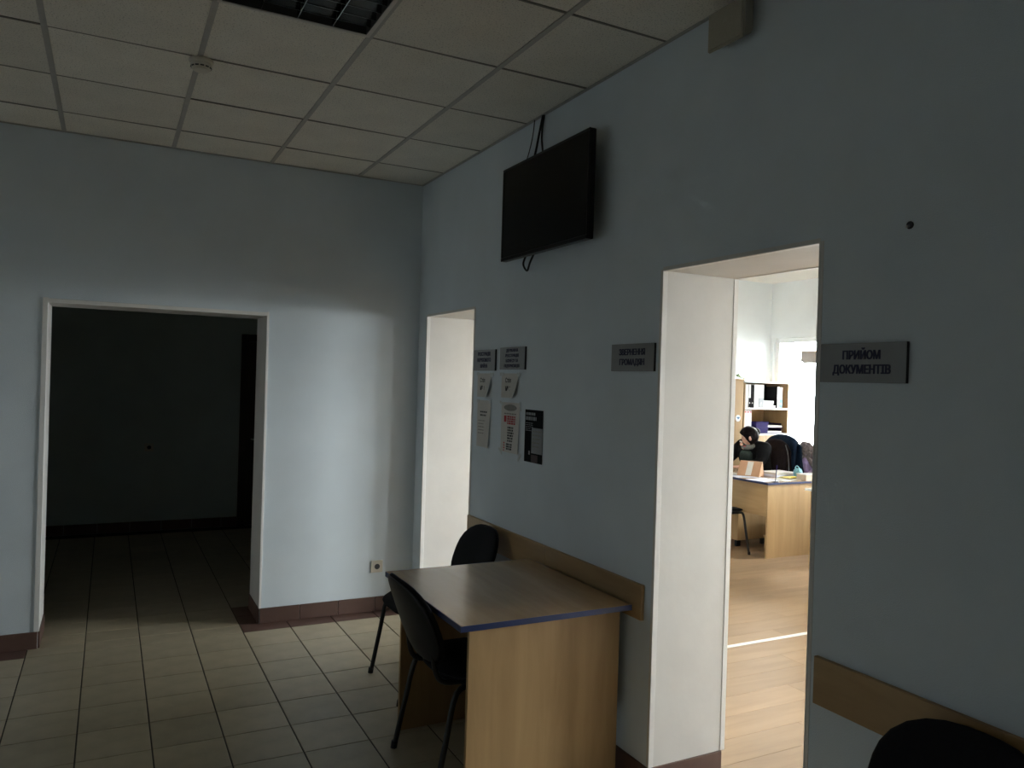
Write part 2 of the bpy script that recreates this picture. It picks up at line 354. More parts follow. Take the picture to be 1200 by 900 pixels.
# ------------------------------------------------------------------ floors
fl = struct(B('floor', XL, 0, YB, YD, -.10, -.0035, 'grout'))
FX0, FWd, FY0, FD = -1.1969, 0.2997, -0.1566, 0.2935
tmesh = {}
def tile(x0, x1, y0, y1, m, nm='floor_tile'):
    sx, sy = x1 - x0 - .0065, y1 - y0 - .0035
    if sx < .01 or sy < .01: return
    k = (round(sx, 3), round(sy, 3), m)
    if k not in tmesh: tmesh[k] = box_mesh('floor_tile', k[0], k[1], .012, m, .0012)
    o = share(nm, tmesh[k], None, fl, (0, 0, 0))
    o.location = Vector(((x0 + x1) / 2, (y0 + y1) / 2, -.006 + random.uniform(-.0004, .0004))) - fl.location
cols = [(FX0 + FWd * k, FX0 + FWd * (k + 1)) for k in range(-12, 5)]
rest = []
for (a, b) in cols:
    a2, b2 = max(a, XL), min(b, 0.0)
    if b2 - a2 < .02: continue
    for j in range(-13, 30):
        y1 = FY0 - FD * j; y0 = y1 - FD
        y0, y1 = max(y0, YB), min(y1, YD)
        if y1 - y0 < .02: continue
        if j == -1: y1 = 0.0                                   # pink border row next to the wall
        if j == -1:
            if b2 <= D3[0] + .05 or a2 >= D3[1] - .2: tile(a2, b2, y0, y1, 'tile_pink')
            else: tile(a2, b2, y0, y1, 'tile')
            continue
        if j == -2 or (j == -3): 
            y0, y1 = (0.0, .2) if j == -2 else (.2, TB + .05)
            if b2 < D3[0] or a2 > D3[1]: continue
            a3, b3 = max(a2, D3[0]), min(b2, D3[1])
            tile(a3, b3, y0, y1, 'tile_pink' if (a3 > D3[1] - .3 or b3 < D3[0] + .2) else 'tile'); continue
        if j < -3:
            y1 = TB + .05 + FD * (-3 - j); y0 = y1 - FD
            if y1 > YD: continue
        if a2 < -3.3 or y1 < -2.85 or (j < -3 and (a2 < -2.7 or b2 > -.3)): rest.append((a2, b2, y0, y1)); continue
        tile(a2, b2, y0, y1, 'tile')
bm = bmesh.new()
for (a, b, c, d) in rest: box(bm, a + .00325, b - .00325, c + .00175, d - .00175, -.012, 0.0)
o = link('tile_field', bm, 'tile', None); inpar(o, fl); o['kind'] = 'stuff'

fo = struct(B('floor_office', TH + .012, WX0, OY0, OY1, -.10, -.009, 'grout'))
struct(B('threshold_1', 0, TH + .012, D1[0], D1[1], -.10, 0.001, 'tile_pink')); struct(B('threshold_2', 0, TH + .012, D2[0], D2[1], -.10, 0.001, 'tile_pink'))
pm = {}
PW = .192; y = OY0; r = 0
while y < OY1 - .02:
    y1 = min(y + PW, OY1)
    x = TH + .012 - (r * .47 % 1.28)
    while x < WX0:
        a, b = max(x, TH + .012), min(x + 1.28, WX0); x += 1.28
        if b - a < .05: continue
        k = (round(b - a - .0012, 3), round(y1 - y - .0012, 3))
        if k not in pm: pm[k] = box_mesh('floor_plank', k[0], k[1], .008, 'lam', .0006)
        o = share('floor_plank', pm[k], None, fo, (0, 0, 0)); o.location = Vector(((a + b) / 2, (y + y1) / 2, -.004)) - fo.location
    y = y1; r += 1
bm = bmesh.new(); box(bm, TH + .012, 4.6, -1.612, -1.575, 0, .004, .0015); struct(link('trim_1', bm, 'strip'))

# ------------------------------------------------------------------ baseboards (tile plinths)
def plinth(root, along, p0, p1, fixed, out, m='tile_pink', h=.1, t=.011):
    n = max(1, round(abs(p1 - p0) / .3)); d = (p1 - p0) / n
    for i in range(n):
        a, b = sorted((p0 + d * i, p0 + d * (i + 1))); a += .0015; b -= .0015
        f0, f1 = sorted((fixed, fixed + out * t))
        q = (a, b, f0, f1) if along == 'x' else (f0, f1, a, b)
        o = B('plinth_tile', *q, 0.0005, h, m, None, .0015); inpar(o, root)
bb = sroot('baseboard_back'); plinth(bb, 'x', D3[1] + .0, -.012, 0, -1); plinth(bb, 'x', XL, D3[0], 0, -1); plinth(bb, 'y', 0, TB, D3[1], -1); plinth(bb, 'y', 0, TB, D3[0], 1)
bb = sroot('baseboard_right'); plinth(bb, 'y', D1[1], -.0, 0, -1); plinth(bb, 'y', D2[1], D1[0], 0, -1); plinth(bb, 'y', -6.6, D2[0], 0, -1)
plinth(bb, 'x', 0, TH, D2[1], -1); plinth(bb, 'x', 0, TH, D1[1], -1); plinth(bb, 'x', 0, TH, D2[0], 1); plinth(bb, 'x', 0, TH, D1[0], 1)
bb = sroot('baseboard_corridor'); plinth(bb, 'x', XL, 0, YD, -1)

# ------------------------------------------------------------------ door reveals
def reveal(n, y0, y1, zt):
    r = sroot('door_%d' % n); e = .004
    B('jamb_panel', -.002, TH + .014, y1 - e, y1 + .01, .1, zt, 'reveal', r); B('jamb_panel', -.002, TH + .014, y0 - .01, y0 + e, .1, zt, 'reveal', r)
    B('header_panel', -.002, TH + .014, y0 + e, y1 - e, zt - e, zt + .01, 'reveal', r)
    for x in (-.004, TH - .008):
        B('corner_bead', x, x + .026, y1 - .007, y1 - .003, .1, zt - .003, 'bead', r, .0015); B('corner_bead', x, x + .026, y0 + .003, y0 + .007, .1, zt - .003, 'bead', r, .0015)
        B('corner_bead', x, x + .026, y0 + .007, y1 - .007, zt - .007, zt - .003, 'bead', r, .0015)
reveal(1, *D1); reveal(2, *D2)
r = sroot('door_3'); e = .004
B('jamb_panel', D3[0] - .01, D3[0] + e, -.002, TB + .002, .1, D3[2], 'reveal', r); B('jamb_panel', D3[1] - e, D3[1] + .01, -.002, TB + .002, .1, D3[2], 'reveal', r)
B('header_panel', D3[0] + e, D3[1] - e, -.002, TB + .002, D3[2] - e, D3[2] + .01, 'reveal', r)
B('corner_bead', D3[0] - .022, D3[0] + .006, -.006, -.002, .1, D3[2] + .022, 'bead', r, .0015); B('corner_bead', D3[1] - .006, D3[1] + .008, -.006, -.002, .1, D3[2] + .022, 'bead', r, .0015)
B('corner_bead', D3[0] + .006, D3[1] - .006, -.006, -.002, D3[2] - .006, D3[2] + .018, 'bead', r, .0015)
# dark door in the corridor
r = sroot('door_4')
B('frame_side', -.73, -.65, YD - .03, YD, 0, 2.1, 'door_dark', r, .004); B('frame_side', .06 - .14, 0, YD - .03, YD, 0, 2.1, 'door_dark', r, .004); B('frame_head', -.65, -.08, YD - .03, YD, 2.02, 2.1, 'door_dark', r, .004)
lf = B('door_leaf', -.648, -.082, YD - .018, YD + .02, .01, 2.018, 'door_dark', r, .003)
hd = T('handle', [(-.60, YD - .02, .95), (-.60, YD - .06, .95), (-.49, YD - .06, .95)], .009, 'steel', r)

# ------------------------------------------------------------------ visitor chair
def make_chair():
    t = thing('visitor_chair', '', 'chair')
    def seat(a, b, s): return Vector((a * .215 + .0, b * .235, .455 + s * .025 - .018 * (a > .6) * (a - .6) * 2.2 - .012 * (1 - b * b) * (1 if s > 0 else .2)))
    bm = bmesh.new(); pad(bm, seat, e=3.6); st_ = link('seat', bm, 'fabric', t, smooth=True)
    def shell(a, b, s): return Vector((a * .205, b * .225, .428 + s * .008))
    bm = bmesh.new(); pad(bm, shell, e=3.6); link('seat_shell', bm, 'plastic', st_, smooth=True)
    def back(off, th, k):
        def f(a, b, s):
            z = .665 + b * .175 * k; lean = -.235 - .135 * ((z - .48) / .36)
            w = .238 * k * (1 - .10 * max(0, b) ** 2 - .04 * max(0, -b) ** 2)
            return Vector((lean + off + s * th + .035 * a * a, a * w, z))
        return f
    bm = bmesh.new(); pad(bm, back(0, .022, 1), e=2.9); bk_ = link('backrest', bm, 'fabric', t, smooth=True)
    bm = bmesh.new(); pad(bm, back(-.018, .010, .97), e=2.9); link('backrest_shell', bm, 'plastic', bk_, smooth=True)
    for s in (-1, 1):
        lf_ = T('leg', curve_pts([(.225, s * .245, .004), (.185, s * .238, .22), (.15, s * .228, .405), (.10, s * .222, .425)], 4), .0125, 'steel_black', t)
        lr_ = T('leg', curve_pts([(-.275, s * .245, .004), (-.23, s * .238, .22), (-.185, s * .228, .405), (-.10, s * .222, .425)], 4), .0125, 'steel_black', t)
        T('side_rail', [(-.12, s * .222, .425), (.12, s * .222, .425)], .0115, 'steel_black', t)
        T('back_bracket', curve_pts([(-.10, s * .15, .42), (-.20, s * .15, .425), (-.245, s * .15, .47), (-.268, s * .14, .60)], 4), .011, 'steel_black', t)
        for x, lg in ((.227, lf_), (-.277, lr_)): T('foot_cap', [(x, s * .2455, 0), (x * .985, s * .2448, .03)], .0155, 'plastic', lg)
    for x in (.13, -.13): T('cross_bar', [(x, -.222, .42), (x, .222, .42)], .010, 'steel_black', t)
    return t
c1 = make_chair(); c1.location = (-.545, -2.28, 0); tag(c1, 'black padded visitor chair pushed in under the long open side of the desk', 'chair', 'black visitor chairs')
c2 = copy_tree(c1); c2.location = (-.425, -1.375, 0); c2.rotation_euler = (0, 0, PI); tag(c2, 'black padded visitor chair backed against the wall board between doorway and desk', 'chair', 'black visitor chairs')
c3 = copy_tree(c1); c3.location = (-.44, -4.215, 0); c3.rotation_euler = (0, 0, PI); tag(c3, 'black visitor chair against the dim wall board beside the ПРИЙОМ ДОКУМЕНТІВ doorway', 'chair', 'black visitor chairs')

# ------------------------------------------------------------------ hall desk
dk = thing('desk', 'maple laminate desk with blue edge banding against the blue hall wall', 'desk', (-.43, -2.285, 0))
def slabtop(parent, x0, x1, y0, y1, z0, z1, m='beech_h'):
    t = B('desk_top', x0 + .003, x1 - .003, y0 + .003, y1 - .003, z0, z1, m, parent, .0008)
    B('edge_band', x0, x1, y0, y0 + .003, z0 + .0004, z1 - .0004, 'blue_edge', parent, .0008); B('edge_band', x0, x1, y1 - .003, y1, z0 + .0004, z1 - .0004, 'blue_edge', parent, .0008)
    B('edge_band', x0, x0 + .003, y0 + .003, y1 - .003, z0 + .0004, z1 - .0004, 'blue_edge', parent, .0008); B('edge_band', x1 - .003, x1, y0 + .003, y1 - .003, z0 + .0004, z1 - .0004, 'blue_edge', parent, .0008)
slabtop(dk, -.39, .392, -.447, .447, .728, .752)
B('end_panel', -.318, .388, -.368, -.350, 0, .7278, 'beech', dk, .001)
B('end_panel', -.318, .388, .40, .418, 0, .7278, 'beech', dk, .001)
B('modesty_panel', .20, .218, -.3498, .3998, .30, .7278, 'beech', dk, .001)

# wall protection boards
def board(y0, y1, z0, z1, label):
    o = B('wall_board', -.018, -.0005, y0, y1, z0, z1, 'beech_x', None, .0015); tag(o, label, 'board', 'wall boards')
board(-1.957, -.99, .69, .838, 'maple wall rail board starting at the doorway behind the chair and desk')
board(-2.765, -1.959, .69, .838, 'maple wall rail board behind the desk ending short of the wide doorway')
board(-5.6, -3.655, .69, .838, 'maple wall rail board under the ПРИЙОМ ДОКУМЕНТІВ sign behind a black chair')

# ------------------------------------------------------------------ television and cables
tv = thing('television', 'black flat screen television mounted high on the blue wall, switched off', 'television', (-.10, -1.965, 2.58))
w2, h2 = .436, .252
B('screen', -.004, .002, -w2 + .012, w2 - .012, -h2 + .02, h2 - .012, 'screen', tv)
B('casing', 0, .03, -w2, w2, -h2, h2, 'bezel', tv, .006, 2)
for q in ((-w2, w2, h2 - .012, h2), (-w2, w2, -h2, -h2 + .02)): B('bezel', -.007, .001, *q, 'bezel', tv, .002)
for q in ((-w2, -w2 + .012), (w2 - .012, w2)): B('bezel', -.007, .001, *q, -h2 + .02, h2 - .012, 'bezel', tv, .002)
B('rear_housing', .03, .06, -.3, .3, -.22, .12, 'plastic', tv, .012, 2)
B('wall_bracket', .06, .1, -.2, .2, -.1, .1, 'steel_black', tv, .003)
def cable(pts, r, label): tag(T('cable', curve_pts(pts, 8), r, 'plastic', None, 6), label, 'cable', 'television cables')
cable([(-.012, -1.79, H - .005), (-.022, -1.775, 2.99), (-.02, -1.72, 2.87), (-.045, -1.69, 2.82), (-.052, -1.69, 2.76)], .006, 'thick black cable running from the ceiling edge to the television top')
cable([(-.010, -1.80, H - .005), (-.016, -1.79, 2.97), (-.02, -1.815, 2.86), (-.04, -1.83, 2.80), (-.052, -1.83, 2.745)], .005, 'black cable splitting off the thick one above the television')
cable([(-.012, -1.70, H - .005), (-.018, -1.69, 2.98), (-.02, -1.63, 2.87), (-.04, -1.58, 2.82), (-.052, -1.57, 2.76)], .0025, 'thin loose wire hanging apart from the thick cables above the television')
cable([(-.035, -1.78, 2.35), (-.055, -1.775, 2.30), (-.05, -1.735, 2.262), (-.055, -1.70, 2.30), (-.035, -1.69, 2.35)], .0055, 'black cable loop drooping below the television')

# ------------------------------------------------------------------ lettering
def lettering(name, lines, size, m, parent, loc, gap=1.25, bold=0.0, width=None, align='CENTER', heavy=0.0):
    """text facing -x, reading towards -y"""
    cu = bpy.data.curves.new(name, 'FONT'); cu.body = '\n'.join(lines); cu.size = size; cu.align_x = align; cu.align_y = 'CENTER'; cu.space_line = gap; cu.offset = bold; cu.extrude = .0004
    cu.resolution_u = 3
    o = bpy.data.objects.new(name, cu); COL.objects.link(o)
    dg = bpy.context.evaluated_depsgraph_get(); me = bpy.data.meshes.new_from_object(o.evaluated_get(dg))
    bpy.data.objects.remove(o)
    me.materials.clear(); me.materials.append(M[m])
    xs_ = [v.co.x for v in me.vertices]; s = 1.0
    if width: s = width / (max(xs_) - min(xs_))
    for v in me.vertices:
        x, y_, z = v.co; v.co = (-z, -x * s, y_)
    if heavy:                                            # heavier strokes: three offset passes of the same glyphs
        bm = bmesh.new()
        for d in (-heavy, 0, heavy):
            n0 = len(bm.verts); bm.from_mesh(me); bm.verts.ensure_lookup_table()
            for v in bm.verts[n0:]: v.co.y += d; v.co.x -= .00008 * (d / heavy)
        bm.to_mesh(me); bm.free()
    ob = bpy.data.objects.new(name, me); COL.objects.link(ob); ob.parent = parent; ob.location = loc
    return ob
def sign(y0, y1, z0, z1, lines, size, label, width, tilt=0.0, bold=.0007):
    t = thing('door_sign', label, 'sign', (-.0005, (y0 + y1) / 2, (z0 + z1) / 2), 0, 'grey door signs'); t.rotation_euler = (tilt, 0, 0)
    B('plate', -.010, 0, y0 - (y0 + y1) / 2, y1 - (y0 + y1) / 2, z0 - (z0 + z1) / 2, z1 - (z0 + z1) / 2, 'sign_edge', t)
    fc = B('face', -.0115, -.010, (y0 - y1) / 2 + .0005, (y1 - y0) / 2 - .0005, (z0 - z1) / 2 + .0005, (z1 - z0) / 2 - .0005, 'sign', t)
    under(lettering('lettering', lines, size, 'ink_blue', t, (-.0121, 0, 0), 1.2, bold, width, heavy=.0011), fc)
sign(-3.938, -3.640, 1.699, 1.818, ['ПРИЙОМ', 'ДОКУМЕНТІВ'], .036, 'grey sign reading ПРИЙОМ ДОКУМЕНТІВ right of the wide office doorway', .20)
sign(-2.792, -2.487, 1.731, 1.849, ['ЗВЕРНЕННЯ', 'ГРОМАДЯН'], .036, 'grey sign reading ЗВЕРНЕННЯ ГРОМАДЯН between the two office doorways', .185)
sign(-1.302, -1.004, 1.731, 1.856, ['РЕЄСТРАЦІЯ', 'НЕРУХОМОГО', 'МАЙНА'], .030, 'grey sign with three lines of dark lettering touching the narrow doorway', .185)
sign(-1.668, -1.366, 1.738, 1.863, ['ДЕРЖАВНА', 'РЕЄСТРАЦІЯ', 'БІЗНЕСУ ТА', 'ПІДПРИЄМЦІВ'], .024, 'grey sign with four lines of dark lettering over the taped notices', .185, bold=.0004)

# ------------------------------------------------------------------ notices on the wall
def sheet_mesh(w, h, lift, lean=0.0, th=.0006):
    """paper facing -x; bottom right corner lifts off the wall"""
    bm = bmesh.new(); n = 8; g = []
    for i in range(n + 1):
        row = []
        for j in range(n + 1):
            u, v = i / n, j / n                       # u to the right (towards -y), v down
            off = lift * (max(0, u - .35) / .65) ** 2 * v ** 1.5
            row.append(bm.verts.new((-.001 - off, -(u - .5) * w + off * .5, (.5 - v) * h)))
        g.append(row)
    for i in range(n):
        for j in range(n): bm.faces.new((g[i][j], g[i][j + 1], g[i + 1][j + 1], g[i + 1][j]))
    bmesh.ops.recalc_face_normals(bm, faces=bm.faces)
    ex = bmesh.ops.extrude_face_region(bm, geom=list(bm.faces))
    for v in [q for q in ex['geom'] if isinstance(q, bmesh.types.BMVert)]: v.co.x -= th
    bmesh.ops.recalc_face_normals(bm, faces=bm.faces)
    return bm
def rect(name, t, u0, u1, v0, v1, m, x=-.0022):      # u right, v up from the sheet's centre
    return B(name, x, x + .0004, -u1, -u0, v0, v1, m, t)
def textblock(t, u0, u1, v0, n, pitch, hgt, m, seed, ragged=.4, x=-.0022):
    rr = random.Random(seed); bm = bmesh.new()
    for k in range(n):
        v = v0 - k * pitch; uu = u0; end = u1 - rr.random() * ragged * (u1 - u0)
        while uu < end:
            wl = rr.uniform(.008, .03); e2 = min(uu + wl, end); box(bm, x, x + .0004, -e2, -uu, v - hgt, v); uu = e2 + .005
    link('print', bm, m, t)
def notice(y0, y1, z0, z1, label, lift=0.0, tilt=0.0, m='paper', group='notices taped to the wall'):
    t = thing('notice', label, 'notice', (-.0006, (y0 + y1) / 2, (z0 + z1) / 2), 0, group); t.rotation_euler = (tilt, 0, 0)
    link('sheet', sheet_mesh(y1 - y0, z1 - z0, lift), m, t); return t
def tape(t, u, v, w, h, ang=0):
    o = B('tape', -.0035, -.0022, -w / 2, w / 2, -h / 2, h / 2, 'tape', t); o.location = (-.0027, -u, v); o.rotation_euler = (ang, 0, 0)
t = notice(-1.245, -1.05, 1.572, 1.715, 'white sheet reading Стіл № 1 with curling corner below the three line sign', .03)
lettering('lettering', ['Стіл', '№ 1'], .036, 'ink', t, (-.0024, .025, .005), 1.3, .0005); tape(t, -.09, .068, .035, .02); tape(t, .1, .066, .05, .02)
t = notice(-1.585, -1.378, 1.578, 1.716, 'white sheet reading Стіл № 2 with curling corner below the four line sign', .03)
lettering('lettering', ['Стіл', '№ 2'], .036, 'ink', t, (-.0024, .02, .005), 1.3, .0005); tape(t, -.1, .064, .05, .02); tape(t, .105, .064, .04, .02)
t = notice(-1.245, -1.06, 1.272, 1.553, 'tall white sheet with sparse small print hanging beside the narrow doorway', .012)
textblock(t, -.05, .06, .075, 2, .02, .009, 'ink', 3, .3); textblock(t, -.075, .07, .02, 5, .019, .005, 'ink_grey', 4, .6); tape(t, -.085, .135, .03, .02); tape(t, .085, .135, .03, .02)
t = notice(-1.61, -1.388, 1.27, 1.552, 'white notice with red heading and grey oval in a plastic sleeve', .004)
bm = bmesh.new(); n = 24
vs = [bm.verts.new((-.0022, .078 * math.cos(2 * PI * k / n), .112 + .018 * math.sin(2 * PI * k / n))) for k in range(n)]
bm.faces.new(vs); ex = bmesh.ops.extrude_face_region(bm, geom=list(bm.faces))
for v in [q for q in ex['geom'] if isinstance(q, bmesh.types.BMVert)]: v.co.x -= .0004
bmesh.ops.recalc_face_normals(bm, faces=bm.faces); link('oval_mark', bm, 'ink_grey', t)
textblock(t, -.075, .08, .081, 1, .02, .006, 'ink_grey', 5, .1); textblock(t, -.035, .075, .066, 4, .0125, .010, 'ink_red', 6, .15); rect('red_mark', t, -.075, -.045, .03, .066, 'ink_red')
textblock(t, -.03, .055, .005, 6, .015, .010, 'ink', 7, .5); textblock(t, -.04, .06, -.09, 3, .013, .010, 'ink', 8, .5); textblock(t, -.075, -.06, -.085, 4, .014, .008, 'ink_red', 9, .1); textblock(t, .055, .085, -.128, 1, .01, .007, 'ink', 10, .1)
for u, v, a in ((-.11, .135, .3), (.118, .122, 1.2), (-.11, -.14, .7), (.12, -.155, -.9)): tape(t, u, v, .05, .014, a)
t = notice(-1.872, -1.676, 1.243, 1.523, 'black glossy poster with pale heading and grey text panel, untaped', 0, 0.0, 'poster')
textblock(t, -.088, .02, .125, 1, .02, .014, 'poster_grey', 11, .05); textblock(t, -.088, .03, .103, 1, .02, .019, 'poster_grey', 12, .05); textblock(t, -.088, .0, .07, 5, .010, .003, 'poster_grey', 13, .5)
rect('grey_panel', t, -.02, .098, -.09, .045, 'poster_grey'); textblock(t, -.01, .09, .03, 5, .02, .006, 'ink_grey', 14, .5, -.0027); rect('dim_photo', t, -.02, .05, -.138, -.098, 'poster_red'); rect('pale_mark', t, -.05, -.035, -.10, -.08, 'poster_grey')

# ------------------------------------------------------------------ sockets, detector, speaker, hole
def socket(x, y, z, label):
    t = thing('wall_socket', label, 'socket', (x, y, z))
    B('frame', -.043, .043, -.010, 0, -.043, .043, 'cream', t, .004, 2)
    bm = bmesh.new()
    tube(bm, [(0, -.0105, 0), (0, -.013, 0)], .028, 20); tube(bm, [(0, -.0131, 0), (0, -.0135, 0)], .022, 20); link('ring', bm, 'cream', t)
    bm = bmesh.new(); tube(bm, [(0, -.0134, 0), (0, -.0142, 0)], .0195, 20); bmesh.ops.recalc_face_normals(bm, faces=bm.faces); link('recess_shade', bm, 'ink', t)  # flat dark disc, the hollow's shade put into its colour
    for s in (-1, 1):
        bm = bmesh.new(); tube(bm, [(s * .0095, -.0142, 0), (s * .0095, -.0148, 0)], .003, 10); bmesh.ops.recalc_face_normals(bm, faces=bm.faces); link('pin_hole', bm, 'ink', t)
socket(-.27, -.0005, .317, 'cream power socket low on the lit blue wall beside the desk')
socket(-1.62, YD - .0005, .87, 'socket plate on the dark corridor wall')

t = thing('smoke_detector', 'round cream smoke detector on the ceiling grid', 'smoke detector', (-1.672, -1.585, H - .003))
def lathe(name, prof, m, parent, n=28):
    bm = bmesh.new(); rings = [[bm.verts.new((r * math.cos(2 * PI * k / n), r * math.sin(2 * PI * k / n), z)) for k in range(n)] for r, z in prof]
    for a, b in zip(rings, rings[1:]):
        for k in range(n): bm.faces.new((a[k], a[(k + 1) % n], b[(k + 1) % n], b[k]))
    bm.faces.new(rings[0]); bm.faces.new(rings[-1]); bmesh.ops.recalc_face_normals(bm, faces=bm.faces)
    return link(name, bm, m, parent, smooth=False)
lathe('base', [(.052, 0), (.052, -.012), (.048, -.016)], 'cream', t); lathe('body', [(.044, -.0155), (.047, -.026), (.044, -.034), (.034, -.047), (.012, -.050)], 'cream', t)
for k in range(12):
    a = 2 * PI * k / 12
    o = B('vent_slot', -.008, .008, -.0015, .0015, -.003, .003, 'ink', t); o.location = (.0425 * math.cos(a), .0425 * math.sin(a), -.0345); o.rotation_euler = (0.6, 0, a + PI / 2)

t = thing('wall_speaker', 'beige wedge loudspeaker mounted where blue wall meets ceiling', 'speaker', (0, -3.225, 2.972))
bm = bmesh.new()
fr = [(-.072, s * .095, z) for s, z in ((-1, .075), (1, .075), (1, -.072), (-1, -.072))]; bk = [(-.001, s * .066, z) for s, z in ((-1, .085), (1, .085), (1, -.03), (-1, -.03))]
a_ = [bm.verts.new(p) for p in fr]; b_ = [bm.verts.new(p) for p in bk]
bm.faces.new(a_); bm.faces.new(b_[::-1])
for k in range(4): bm.faces.new((a_[k], b_[k], b_[(k + 1) % 4], a_[(k + 1) % 4]))
bmesh.ops.bevel(bm, geom=list(bm.edges), offset=.006, segments=2, affect='EDGES'); bmesh.ops.recalc_face_normals(bm, faces=bm.faces)
link('case', bm, 'speaker', t)
B('grille', -.075, -.0722, -.084, .084, -.062, .065, 'grille', t, .001); B('badge', -.0762, -.0751, -.012, .012, .012, .026, 'speaker', t, .0004)

t = thing('wall_plug', 'small dark plug hole in the bare blue wall above the doorway sign', 'wall plug', (-.0004, -3.929, 2.148))
bm = bmesh.new(); tube(bm, [(0, 0, 0), (-.004, 0, 0)], .011, 10); bmesh.ops.recalc_face_normals(bm, faces=bm.faces); link('plug', bm, 'ink', t); T('screw', [(-.004, 0, -.002), (-.014, .002, -.006)], .004, 'steel', t)

# ------------------------------------------------------------------ ceiling light
def fixture(cx, cy, label):
    t = thing('ceiling_light', label, 'ceiling light', (cx, cy, H), 0, 'louvred ceiling lights'); a = .297
    for q in ((-a, a, -a, -a + .016), (-a, a, a - .016, a), (-a, -a + .016, -a + .016, a - .016), (a - .016, a, -a + .016, a - .016)): B('frame', q[0], q[1], q[2], q[3], -.006, .02, 'fixture', t, .0015)
    boxes('housing', [(-a + .016, a - .016, -a + .016, a - .016, .085, .088)], 'housing', t)
    for q in ((-a + .016, -a + .018, -a + .016, a - .016), (a - .018, a - .016, -a + .016, a - .016), (-a + .018, a - .018, -a + .016, -a + .018), (-a + .018, a - .018, a - .018, a - .016)): B('housing_side', *q, -.002, .085, 'housing', t)
    w = (2 * a - .036) / 4
    for k in range(4):
        x0 = -a + .018 + w * k
        T('tube', [(x0 + w / 2, -a + .03, .058), (x0 + w / 2, a - .03, .058)], .013, 'tube', t, 12)
        if k: B('divider', x0 - .0015, x0 + .0015, -a + .018, a - .018, -.003, .045, 'mirror', t)
        for j in range(1, 8):
            y = -a + .018 + (2 * a - .036) * j / 8
            bm = bmesh.new()
            pr = [(-.010, .036), (.010, .036), (.003, .014), (.0008, -.002), (-.0008, -.002), (-.003, .014)]
            L0 = [bm.verts.new((-(w / 2 - .003), p, z)) for p, z in pr]; L1 = [bm.verts.new((w / 2 - .003, p, z)) for p, z in pr]
            bm.faces.new(L0); bm.faces.new(L1[::-1])
            for q in range(6): bm.faces.new((L0[q], L0[(q + 1) % 6], L1[(q + 1) % 6], L1[q]))
            bmesh.ops.recalc_face_normals(bm, faces=bm.faces); link('louver_blade', bm, 'mirror', t, (x0 + w / 2, y, 0))
fixture((xs[2] + xs[3]) / 2, (yr[4] + yr[5]) / 2, 'unlit square ceiling light with mirrored louver grid near the smoke detector')

# ================================================================== OFFICE BEHIND THE WIDE DOORWAY
# desk
DX0, DX1, DY0, DY1 = 3.77, 4.50, .235, 1.70
od = thing('desk', 'maple office desk crowded with papers seen through the wide doorway', 'desk', (4.13, .95, 0))
def rel(o, root): o.location = o.location - root.location; o.parent = root; return o
def OB(root, name, *a): return rel(B(name, *a), root)
OB(od, 'desk_top', DX0 - .013, DX1 + .02, DY0 - .013, DY1, .728, .750, 'beech_h')
for q in ((DX0 - .016, DX0 - .013, DY0 - .016, DY1), (DX0 - .013, DX1 + .02, DY0 - .016, DY0 - .013)): OB(od, 'edge_band', *q, .7285, .7495, 'blue_edge')
OB(od, 'end_panel', DX0 + .005, DX1, DY0, DY0 + .018, 0, .7278, 'beech', None, .001)
OB(od, 'end_panel', DX0 + .005, DX1, DY1 - .025, DY1 - .007, 0, .7278, 'beech', None, .001)
OB(od, 'modesty_panel', DX0 + .005, DX0 + .022, DY0 + .0185, DY1 - .0255, .41, .7278, 'beech_x', None, .001)

# second desk, its corner shows past the door edge
d2 = thing('desk', 'pale topped desk whose corner shows past the doorway edge', 'desk', (4.2, -.7, 0))
OB(d2, 'desk_top', 3.80, 4.6, -1.5, -.20, .735, .757, 'card_box'); OB(d2, 'edge_band', 3.797, 3.80, -1.5, -.20, .736, .756, 'pvc'); OB(d2, 'edge_band', 3.80, 4.6, -.20, -.197, .736, .756, 'pvc')
OB(d2, 'end_panel', 3.84, 4.58, -.248, -.23, 0, .7348, 'beech', None, .001); OB(d2, 'end_panel', 3.84, 4.58, -1.48, -1.462, 0, .7348, 'beech', None, .001); OB(d2, 'modesty_panel', 3.845, 3.863, -1.46, -.25, .38, .7348, 'beech_x', None, .001)

# drawer pedestal under the desk
pd = thing('drawer_pedestal', 'maple drawer pedestal on black castors under the office desk', 'drawer unit', (4.12, .97, 0))
OB(pd, 'body', 3.90, 4.34, .76, 1.06, .07, .56, 'beech', None, .002)
for z0, z1 in ((.08, .30), (.305, .43), (.435, .55)):
    f = OB(pd, 'drawer', 4.34, 4.356, .765, 1.055, z0, z1, 'beech', None, .001); under(OB(pd, 'handle', 4.356, 4.37, .86, .96, (z0 + z1) / 2 - .005, (z0 + z1) / 2 + .005, 'steel', None, .002), f)
for x in (3.94, 4.30):
    for y in (.80, 1.02): OB(pd, 'castor', x - .03, x + .03, y - .018, y + .018, 0.0, .0695, 'plastic', None, .012, 2)
# low shelf and dark case under the desk
cs = thing('computer_case', 'dark computer case low under the office desk beside the pedestal', 'computer', (4.33, .55, 0))
OB(cs, 'case', 4.16, 4.56, .44, .62, .14, .34, 'plastic', None, .006); OB(cs, 'stand', 4.14, 4.58, .42, .64, .12, .1395, 'beech_h'); 
for y in (.425, .605): OB(cs, 'stand_side', 4.14, 4.58, y, y + .014, 0, .1195, 'beech')

# visitor chair in front of the desk (same kind as in the hall)
oc = copy_tree(c1); oc.location = (3.53, 0.69, 0); oc.rotation_euler = (0, 0, 0.0); tag(oc, 'black visitor chair standing before the cluttered office desk', 'chair', 'black visitor chairs')

